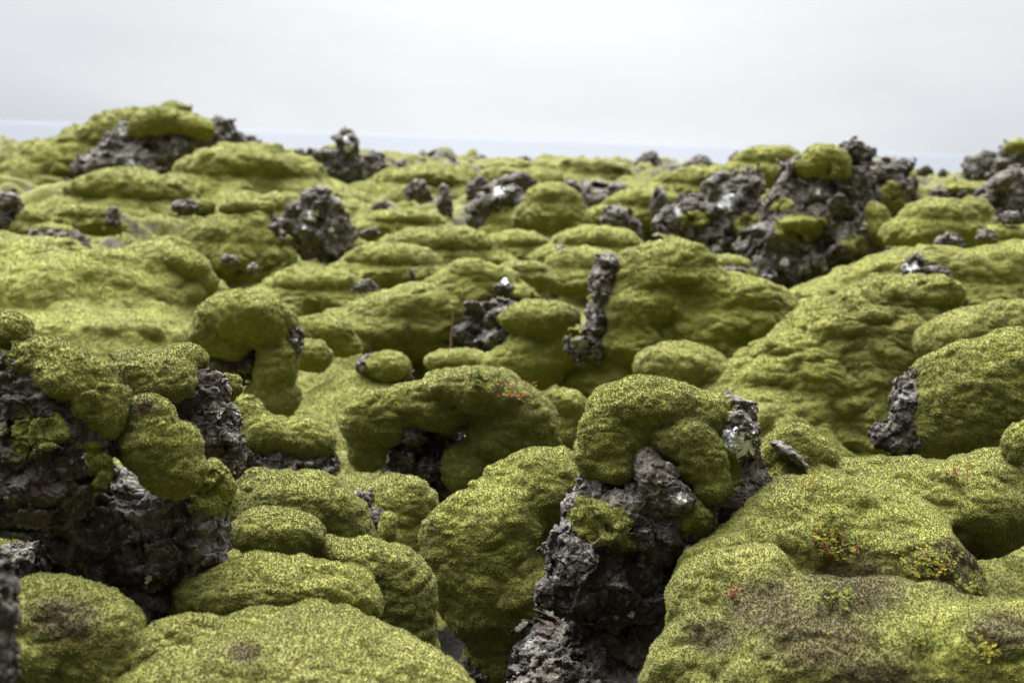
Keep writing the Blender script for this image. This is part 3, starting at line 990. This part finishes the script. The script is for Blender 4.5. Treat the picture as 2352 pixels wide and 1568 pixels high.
thing(MO, 'long moss hill in the centre with a dark cave on its right side', 'moss mound', 9.4, [
    ('moss_mound', M, [(1070,690,95,70),(950,715,140,62,8),(830,750,110,48,5),(1110,640,80,40,-12),(1000,770,100,40)], {'cap': 100000, 'low': 1.1})])
thing('lava_rock', 'curved grey rock in the mouth of the central cave', 'rock', 8.7, [
    ('lava_rock', K, [(1165,730,42,22,-5),(1185,750,24,36),(1140,775,42,20,20),(1120,795,22,18)], {'low': 1.0, 'white': [(1185,765,12)]})])
thing('lava_rock', 'dark back wall of the central cave', 'rock', 9.2, [('lava_rock', K, [(1090,770,60,45),(1140,720,70,25)], {'low': 1.0})])
thing('lava_rock', 'small pale tipped rock above the central cave', 'rock', 9.0, [('lava_rock', K, [(1158,662,24,15),(1160,648,8,10)], {'white': [(1160,646,7)], 'low': 1.0})])
thing(MO, 'rounded moss mound under the dark fin near the picture centre', 'moss mound', 8.2, [
    ('moss_mound', M, [(1215,830,75,66),(1150,845,46,40),(1290,790,55,60),(1240,730,90,40)], {})])
thing(MO, 'flat moss hump behind the arched moss boulder', 'moss mound', 8.3, [('moss_mound', M, [(1050,830,75,26)], {})])

# moss folds farther back
for i, (x, y, rx, ry, D, lb) in enumerate([
    (1010,565,130,42,13, 'broad moss swell below the ring shaped rock'),
    (900,600,110,38,12.5, 'low moss swell left of the broad central swell'),
    (1370,560,100,40,12.8, 'moss hump in front of the slanting grey rock'),
    (1340,610,90,42,11, 'moss fold with a dark hole above the lava fin'),
    (720,655,115,40,11, 'flat moss fold above the mushroom boulder hump'),
    (590,640,90,28,12, 'low moss fold right of the small dark cave'),
    (1270,462,62,46,17, 'steep green moss dome beside the ring shaped rock'),
    (190,495,68,24,15.5, 'long low moss hump on the left ending in dark rock'),
    (300,450,150,56,20, 'yellow moss slope at the foot of the left hill'),
    (570,400,165,62,23, 'bright moss slope right of the left hill'),
    (2155,500,85,42,12.2, 'folded moss mound right of the great lava outcrop'),
    (2232,490,48,36,12.8, 'smaller moss mound against the right hand rocks'),
    (2330,600,70,38,10.5, 'moss swell at the right edge above the ridge'),
    (1765,372,82,34,22, 'round moss knoll on the skyline left of the great outcrop'),
    (2300,545,90,26,12.4, 'flat moss swell at the right edge under the dark rocks'),
    (930,508,90,24,19, 'moss swell right of the white spotted rock'),
    (1620,420,120,34,24, 'pale moss field swell behind the left part of the outcrop'),
    (1480,470,90,32,19, 'moss swell behind the slanting grey rock'),
    (960,420,110,30,30, 'moss swell right of the lava spire'),
    (1130,400,110,26,36, 'far moss swell near the middle of the skyline'),
    (1330,395,110,26,38, 'far moss swell right of the skyline middle'),
    (2240,445,70,24,17, 'moss swell behind the right hand rocks'),
    (650,480,70,36,19, 'moss hump left behind the white spotted rock'),
    (1200,620,60,20,10.5, 'small moss fold left of the lava fin'),
    (1180,560,80,28,14, 'moss fold right under the ring shaped rock'),
    (80,590,120,30,12.5, 'moss crest along the top of the left hillside'),
]):
    thing(MO, lb, 'moss mound', D, [('moss_mound', M, [(x, y, rx, ry), (x + rx * .45, y + ry * .35, rx * .6, ry * .8), (x - rx * .5, y + ry * .3, rx * .45, ry * .6)], {'cap': 30000})])

thing(BO, 'round moss mound with small rocks along its top left of centre', 'boulder', 12, [
    ('moss_blanket', M, [(520,550,108,52),(430,570,60,36),(570,520,60,30)], {'cap': 40000}),
    ('moss_tuft', M, [(468,476,26,18)], {'low': 1.0}), ('moss_ledge', M, [(550,478,48,20),(610,478,22,14)], {'low': 1.0}),
    ('rock_top', K, [(430,478,34,14)], {'low': 1.0}), ('rock_side', K, [(620,525,40,22,-38)], {'low': 1.0})])
thing(MO, 'small moss shoulder left of the round mound with rocks on top', 'moss mound', 11, [('moss_mound', M, [(385,575,50,30)], {})])
thing('lava_rock', 'dark rock knob at the right end of the long low moss hump', 'rock', 15.3, [('lava_rock', K, [(262,495,15,17)], {})])
thing(BO, 'ragged rock shelf with thin moss on top above the left hillside', 'boulder', 13, [
    ('rock_body', K, [(130,545,60,15,-6),(180,552,22,10,-20)], {'low': 1.2}), ('moss_cap', M, [(125,530,48,14,-4)], {'low': 1.0})])
thing('lava_rock', 'pale topped rock cut off by the left edge', 'rock', 14, [('lava_rock', K, [(10,470,36,26,12),(0,510,40,26)], {'low': 1.3})])
thing(MO, 'small moss hump beside the pale topped rock at the left edge', 'moss mound', 14, [('moss_mound', M, [(75,505,40,26),(20,535,30,20)], {})])
thing('lava_rock', 'small dark rock poking up below the round mound with rocks', 'rock', 11.3, [('lava_rock', K, [(530,600,18,16,-25),(580,620,10,14)], {'low': 1.0})])

# left hill
thing('mossy_hill', 'mossy lava hill on the left skyline with a band of bare rock', 'hill', 28, [
    ('moss_blanket', M, [(120,390,120,70,18),(230,330,105,52,22),(60,450,110,60),(170,440,70,50),(320,285,60,30,14)], {'low': 1.6, 'k': .3, 'rough': 1.3}),
    ('moss_cap', M, [(435,290,56,24,-14,-1.8),(365,280,60,34,0,-1.8),(335,298,40,22,10,-1.9),(402,250,34,13,0,-.9),(458,300,30,20,0,-1.8)], {'low': 1.0, 'ground': False, 'k': .7, 'rough': 1.2}),
    ('rock_band', K, [(400,350,92,44,0,-1.5),(450,335,60,50,0,-1.0),(285,335,32,58,-28,-1.6),(240,378,60,28,0,-2),(340,372,76,34,0,-1.8),(518,302,30,24,-30),(565,327,40,9,-20)], {'low': 1.3, 'white': [(282,300,10),(300,380,12)]}),
    ('rock_foot', K, [(250,408,22,14,0,-2.0)], {'low': 1.0})])
thing('lava_spire', 'pointed dark lava spire standing left of centre on the skyline', 'rock', 30, [
    ('lava_spire', K, [(797,340,24,40,-4),(782,385,46,46),(735,368,34,24,15),(795,425,28,30),(765,400,44,30)], {'white': [(800,340,9),(795,315,6)]})])
thing('lava_rock', 'blocky dark rock just right of the lava spire', 'rock', 32, [('lava_rock', K, [(855,385,30,32),(850,410,36,20)], {})])
thing(BO, 'big grey boulder with a round white lichen spot left of centre', 'boulder', 15, [
    ('lava_boulder', K, [(738,478,50,42,-8),(752,530,56,44),(690,500,36,38),(655,525,20,30),(785,540,24,26)], {'low': 1.5, 'white': [(718,497,12),(760,528,6),(700,520,6)]})])
thing(BO, 'ring shaped grey rock arching round a patch of moss', 'boulder', 18, [
    ('rock_arch', K, [(1105,490,26,42,-12),(1145,458,50,26,12),(1195,472,40,20,-30),(1230,508,15,30,10)], {'low': 1.2, 'white': [(1145,440,14)]}),
    ('moss_patch', M, [(1165,512,58,34),(1150,490,40,26)], {'low': 1.5})])
thing('lava_rock', 'slanting grey rock slab right of centre', 'rock', 15.5, [('lava_rock', K, [(1420,500,36,24,-20),(1450,525,26,26,-40)], {'low': 1.2})])
thing('lava_rock', 'dark upright stone in the fold left of the tall moss hill', 'rock', 11.2, [('lava_rock', K, [(1290,580,13,20)], {'low': 1.0})])

# great outcrop
thing('lava_outcrop', 'great dark lava outcrop on the right crowned by a round moss tuft', 'rock', 13.5, [
    ('rock_body', K, [(1880,520,120,120),(1850,440,60,70),(1930,430,70,70),(1790,570,80,70),(1980,540,52,64),(1760,600,50,40),(1955,370,24,34,-10),
       (1850,610,120,36),(1920,600,80,40),(1890,400,60,40)], {'white': [(1800,600,10),(1985,520,9),(1880,440,6),(1840,395,8),(2030,530,9)], 'low': 1.2, 'h': 2.6, 'rough': 1.1}),
    ('moss_crown', M, [(1890,366,50,34,0,-.2),(1862,384,32,20,0,-.25),(1928,378,26,26,0,-.2)], {'low': 1.0, 'ground': False, 'drape': (10, [(1890,385,70,34,0,-.1,120)])}),
    ('moss_patch', M, [(1838,512,46,12,0,-.42)], {'low': 1.0, 'ground': False, 'drape': (9, [(1838,525,56,34,0,-.4,160)])}),
    ('moss_fringe', M, [], {'low': 1.0, 'ground': False, 'drape': (8, [(1960,560,40,22,0,-.4,160),(1800,470,24,16,0,-.3,140)])})])
thing('lava_outcrop', 'dark rock shoulder behind the right side of the great outcrop', 'rock', 15.5, [
    ('rock_body', K, [(2020,430,66,52),(2065,455,36,48),(1995,362,12,22,10),(2040,390,50,22)], {'low': 1.5}),
    ('moss_patch', M, [], {'low': 1.0, 'ground': False, 'drape': (9, [(2055,448,34,34,0,-.4,140)])})])
thing('lava_outcrop', 'lower ragged rock with white lichen left of the great outcrop', 'rock', 14.5, [
    ('rock_body', K, [(1680,500,60,70),(1620,530,50,40),(1550,500,42,26),(1720,425,26,40,10),(1660,440,48,30),(1580,470,26,22),(1650,560,60,30)], {'low': 1.3, 'white': [(1672,455,20),(1645,570,12),(1560,485,10)]}),
    ('moss_fringe', M, [], {'low': 1.0, 'ground': False, 'drape': (7, [(1600,500,40,20,0,-.3,140),(1715,520,26,30,0,-.3,140)])})])
thing(MO, 'narrow moss strip between the great outcrop and its left neighbour', 'moss mound', 14.2, [('moss_mound', M, [(1762,480,16,34),(1745,510,18,20)], {'low': 1.3})])
thing(MO, 'moss pad leaning on the right foot of the great outcrop', 'moss mound', 13.2, [('moss_mound', M, [(2015,500,26,38,20),(2040,530,20,22)], {})])
thing(MO, 'small moss hollow pad at the left foot of the great outcrop', 'moss mound', 11.8, [('moss_mound', M, [(1670,610,50,24)], {})])
thing('lava_rock', 'small rough rock at the left foot of the great outcrop', 'rock', 11.2, [('lava_rock', K, [(1680,628,30,12)], {'low': 1.0})])
# right edge
thing(BO, 'tumbled dark rocks at the right edge topped by a flat slab', 'boulder', 14, [
    ('rock_pile', K, [(2320,470,46,60),(2290,450,34,40),(2350,430,40,50)], {'low': 1.4}),
    ('rock_slab', K, [(2300,415,34,16,28,-.3)], {'low': 1.0, 'rough': .5})])
thing(BO, 'low boulder with a bare left face and moss trailing right', 'boulder', 16, [
    ('rock_body', K, [(2170,450,30,18),(2220,452,50,12)], {}), ('moss_cap', M, [(2210,438,50,12,-4)], {'low': 1.0})])
thing(BO, 'high rugged rock on the skyline at the right edge', 'boulder', 25, [
    ('rock_body', K, [(2330,355,40,28),(2260,370,30,20),(2290,385,60,18),(2230,375,14,14)], {'low': 1.6}),
    ('moss_cap', M, [(2340,335,32,14,8,-.5)], {'low': 1.0, 'ground': False})])
thing('lava_rock', 'small reddish dark rock on the high right ridge', 'rock', 10.8, [('lava_rock', K, [(2180,553,30,13,-8)], {'low': 1.2})])
thing('lava_rock', 'tiny peaked rock right of the reddish rock on the ridge', 'rock', 11.2, [('lava_rock', K, [(2266,540,20,10)], {'low': 1.2})])
thing('lava_rock', 'small dark rock in the moss under the tumbled right hand rocks', 'rock', 12.2, [('lava_rock', K, [(2318,498,24,10)], {'low': 1.2})])

# more rocks of the middle field, each its own
for x, y, rx, ry, D, lb in [
    (1180,415,44,16,24, 'dark rock ridge above the steep green moss dome'),
    (1022,450,14,30,21, 'leaning rock blade left of the ring shaped rock'),
    (960,430,26,18,25, 'dark rock under a moss dome right of the spire'),
    (1100,425,24,20,24, 'dark rock notch left above the ring shaped rock'),
    (1305,428,22,14,24, 'small rocks right of the steep green moss dome'),
    (1515,455,18,26,18, 'pale spotted rock half buried under a moss hump'),
    (1440,442,18,8,22, 'flat dark stone between moss swells right of centre'),
    (1000,350,16,8,60, 'low rock crest on the skyline right of the spire'),
    (1100,368,24,11,56, 'dark crumbly crest on the central skyline'),
    (1200,372,26,12,52, 'pointed small crest on the skyline above the ring rock'),
    (1490,365,26,16,44, 'dark peaked rock on the skyline right of centre'),
    (1605,375,34,14,40, 'dark rock crest on the skyline left of the moss knoll'),
    (1690,360,14,12,36, 'spiky rock beside the moss knoll on the skyline'),
    (2125,388,16,10,40, 'small dark peak on the skyline right of the great outcrop'),
    (2165,395,10,8,42, 'tiny dark nub on the skyline near the right rocks'),
    (850,530,20,7,16, 'flat pale stone right of the white spotted boulder'),
    (945,628,7,12,11.5, 'small upright white tipped stone on the central moss'),
    (838,655,28,12,10.3, 'dark hollow rock in the moss left of the central hill'),
    (690,625,26,9,12, 'thin dark rock edge right of the round mound'),
    (878,470,20,9,21, 'dark rock lip in the moss right of the spotted boulder'),
    (900,485,18,8,20, 'lower dark rock lip in the moss right of the spotted boulder'),
    (1555,570,10,10,8.6, 'tiny dark rock on top of the tall moss hill'),
    (600,395,16,8,27, 'small dark rock on the bright slope right of the left hill'),
    (560,322,34,8,32, 'low rock tail right of the left hill summit'),
    (680,350,22,8,38, 'low dark rock left of the lava spire'),
    (240,408,20,14,25, 'small rounded rock at the foot of the left hill'),
]:
    thing('lava_rock', lb, 'rock', D, [('lava_rock', K, [(x + rx * .1, y, rx * .72, ry, 12), (x - rx * .5, y + ry * .4, rx * .62, ry * .7), (x + rx * .55, y + ry * .45, rx * .6, ry * .6)], {'low': 1.6 if D > 13 else 1.2, 'k': .1})])

# far scatter: rocks and humps nobody can tell apart
rr_ = np.random.RandomState(5)
n_ = 0
far = []
while n_ < 165:
    D = 24 * math.exp(rr_.rand() * 1.35)
    x = rr_.uniform(-150, 2500)
    p = at(x, 784, D)
    gz = float(ground_z(np.array([p[0]]), np.array([p[1]]))[0])
    yy = 784 + F_PX * 0
    # picture height of the ground there
    px, py, dd = project(np.array([[p[0], p[1], gz]]))
    n_ += 1
    is_rock = rr_.rand() < 0.62
    sz = rr_.uniform(0.2, 0.6) * F_PX / dd[0]
    if 640 < px[0] < 900 and dd[0] < 36: continue
    if px[0] < 560 and dd[0] < 40: continue
    zone = ('left of the spire' if px[0] < 760 else 'between the spire and the ring shaped rock' if px[0] < 1150
            else 'behind the steep green moss dome' if px[0] < 1450 else 'left of the great outcrop' if px[0] < 1800
            else 'behind the great outcrop' if px[0] < 2080 else 'near the right edge')
    hw = 'in the far moss field' if dd[0] < 48 else 'close under the skyline'
    if is_rock:
        b = [(px[0], py[0] - sz * .2, sz, sz * rr_.uniform(.5, .8)), (px[0] + sz * .6, py[0] + sz * .2, sz * .7, sz * .5), (px[0] - sz * .7, py[0] + sz * .25, sz * .6, sz * .4)]
        thing('lava_rock', 'small dark rock ' + hw + ' ' + zone, 'rock', float(dd[0]), [('lava_rock', K, b, {'h': 4.2})],
              'dark rocks scattered over the far moss field')
    else:
        b = [(px[0], py[0], sz * 1.6, sz * .7), (px[0] + sz, py[0] + 2, sz, sz * .5)]
        thing(MO, 'low moss hump ' + hw + ' ' + zone, 'moss mound', float(dd[0]), [('moss_mound', M, b, {'h': 4.2})],
              'moss humps scattered over the far moss field')


# ------------------------------------------------------------------ small plants rooted in the moss
def leaf_material():
    mt, t = new_mat('leaf')
    rnd = t.n('ShaderNodeAttribute', attribute_name='hue').outputs['Fac']
    cr = t.n('ShaderNodeValToRGB', {0: rnd})
    e = cr.color_ramp.elements
    e[0].position, e[0].color = 0.0, (0.05, 0.065, 0.008, 1)
    e[1].position, e[1].color = 1.0, (0.075, 0.014, 0.008, 1)
    for p, c in ((0.40, (0.09, 0.10, 0.008, 1)), (0.62, (0.15, 0.12, 0.008, 1)), (0.80, (0.13, 0.05, 0.008, 1))):
        k = e.new(p); k.color = c
    b = t.n('ShaderNodeBsdfPrincipled', {'Base Color': cr.outputs[0], 'Roughness': 0.8, 'Specular IOR Level': 0.1})
    t.n('ShaderNodeOutputMaterial', {0: b.outputs[0]})
    return mt


LEAF = leaf_material()
STEM = flat_mat('stem', (0.09, 0.045, 0.02), 0.7, 0.3)


def tube(pts, r0, r1, n=5):
    V, Q = [], []
    pts = [np.array(p, float) for p in pts]
    for i, p in enumerate(pts):
        d = pts[min(i + 1, len(pts) - 1)] - pts[max(i - 1, 0)]
        d /= np.linalg.norm(d)
        a = np.cross(d, [0.3, 0.8, 0.1]); a /= np.linalg.norm(a)
        b = np.cross(d, a)
        r = r0 + (r1 - r0) * i / (len(pts) - 1)
        V += [p + (a * math.cos(2 * math.pi * k / n) + b * math.sin(2 * math.pi * k / n)) * r for k in range(n)]
    for i in range(len(pts) - 1):
        Q += [[i * n + k, i * n + (k + 1) % n, (i + 1) * n + (k + 1) % n, (i + 1) * n + k] for k in range(n)]
    return V, Q


def shrub(surf, x, y, rx, ry, nst, hue, label, size=0.0075, tall=0.022, cat='plant', name='bilberry_shrub'):
    if surf not in SURF: return
    v, N = SURF[surf]
    vx, vy, vd = project(v)
    m_ = (np.abs(vx - x) < rx * 1.3) & (np.abs(vy - y) < ry * 1.3) & ((N * (CAM - v)).sum(1) > 0)
    if not m_.any(): return
    front = vd[m_].min()
    m_ &= vd < front + 0.6
    vv, nn, qx, qy, qd = v[m_], N[m_], vx[m_], vy[m_], vd[m_]
    r = np.random.RandomState(int(x * 3 + y))
    LV, LT, H, SV, SQ = [], [], [], [], []
    if nst < 12: rx, ry = rx * .6, ry * .6
    root = None
    for _ in range(nst):
        a, rad = r.rand() * 6.283, math.sqrt(r.rand())
        tx, ty = x + math.cos(a) * rad * rx, y + math.sin(a) * rad * ry
        d2 = (qx - tx) ** 2 + (qy - ty) ** 2
        c = np.where(d2 < d2.min() + 25)[0]
        k = c[np.argmin(qd[c])]
        p, n = vv[k] + nn[k] * 0.004, nn[k] * 0.5 + np.array([0, 0, 0.7])
        n = n / np.linalg.norm(n)
        root = p if root is None else root
        lean = r.normal(size=3) * 0.35
        h = tall * r.uniform(0.6, 1.3)
        pts = [p - n * 0.008, p + (n + lean * .4) * h * .5, p + (n + lean) * h]
        V, Q = tube(pts, 0.0009, 0.0005, 4)
        b = len(SV); SV += V; SQ += [[i + b for i in q] for q in Q]
        hb = r.choice(hue) + r.normal() * 0.05
        for j in range(r.randint(5, 9)):
            t = r.uniform(0.35, 1.05)
            c0 = p + (n + lean * t) * h * t
            az = j * 2.4 + r.rand()
            u = np.cross(n, [1, 0.2, 0]); u /= np.linalg.norm(u); w_ = np.cross(n, u)
            d = u * math.cos(az) + w_ * math.sin(az) + n * r.uniform(0.1, 0.7)
            d /= np.linalg.norm(d)
            sd_ = np.cross(d, n); sd_ /= max(np.linalg.norm(sd_), 1e-6)
            up = np.cross(sd_, d)
            L = size * r.uniform(0.7, 1.25)
            b = len(LV)
            LV += [c0, c0 + d * L * .35 + sd_ * L * .30 + up * L * .06, c0 + d * L * .75 + sd_ * L * .24 + up * L * .05, c0 + d * L,
                   c0 + d * L * .75 - sd_ * L * .24 + up * L * .05, c0 + d * L * .35 - sd_ * L * .30 + up * L * .06, c0 + d * L * .55 - up * L * .03]
            LT += [[b, b + 1, b + 6], [b + 1, b + 2, b + 6], [b + 2, b + 3, b + 6], [b + 3, b + 4, b + 6], [b + 4, b + 5, b + 6], [b + 5, b, b + 6]]
            H += [float(np.clip(hb + r.normal() * 0.10, 0, 1))] * 7
    e = bpy.data.objects.new(name, None); e.empty_display_size = 0.02
    COL.objects.link(e); e.location = Vector([float(c) for c in root])
    tag(e, label, cat, 'low plants rooted in the moss')
    me = make_mesh('leaves', np.array(LV) - root, np.zeros((0, 4), int), np.array(LT), {'hue': H}); link('leaves', me, LEAF, e)
    me = make_mesh('stems', np.array(SV) - root, np.array(SQ)); link('stems', me, STEM, e)


G_, Y_, R2 = 0.15, 0.58, 0.95
for a in [
    ('slope', 1905, 1215, 38, 34, 26, [G_, G_, Y_], 'green and yellow bilberry sprigs high on the bottom right moss slope'),
    ('slope', 1930, 1262, 66, 30, 60, [G_, G_, .45, Y_, R2], 'largest bilberry patch in the middle of the bottom right moss slope'),
    ('slope', 1920, 1385, 48, 26, 34, [G_, G_, .3], 'plain green leafy sprigs beside the brown moss patch'),
    ('slope', 2140, 1305, 80, 30, 60, [G_, .5, Y_, Y_], 'orange and green bilberry patch to the right on the bottom right slope'),
    ('slope', 2235, 1345, 46, 26, 26, [G_, G_, .35], 'dark green sprigs beside the hollow at the right edge'),
    ('slope', 1690, 1378, 13, 9, 7, [R2], 'single dark red leafy sprig low on the slope near the hooded boulder'),
    ('slope', 2200, 1095, 26, 18, 14, [.75, R2, G_], 'reddish sprigs near the top of the right moss ridge'),
    ('slope', 2100, 1480, 40, 24, 22, [G_, .35, G_], 'blurred green sprigs near the bottom edge on the right'),
    ('slope', 2260, 1500, 40, 20, 18, [.4, Y_], 'blurred yellowish sprigs in the bottom right corner'),
    ('slope', 1870, 1120, 36, 16, 14, [Y_, .7], 'small orange sprigs along the top of the bottom right slope'),
    ('arch', 1120, 880, 38, 20, 26, [G_, G_, .3], 'green low shrub on top of the arched moss boulder'),
    ('arch', 1185, 905, 50, 24, 20, [.75, R2, .85], 'red leaved low shrub on top of the arched moss boulder')]:
    shrub(*a, **({'size': 0.012, 'tall': 0.03} if a[0] == 'arch' else {}))

tw = [at(1036, 800, 8.0), at(1037, 770, 8.0), at(1040, 740, 8.0), at(1041, 708, 8.0)]
V, Q = tube(tw, 0.0085, 0.004, 6)
tag(link('dry_stalk', make_mesh('dry_stalk', np.array(V) - tw[0], np.array(Q)), STEM, None, tw[0]),
    'thin reddish dry stalk standing in front of the central cave', 'stalk')
import sys
if "--prof" in sys.argv: pass
print('built in', round(time.time() - T0, 1), 's  quads', sum(a[1] for a in STAT), 'tris', sum(a[2] for a in STAT))
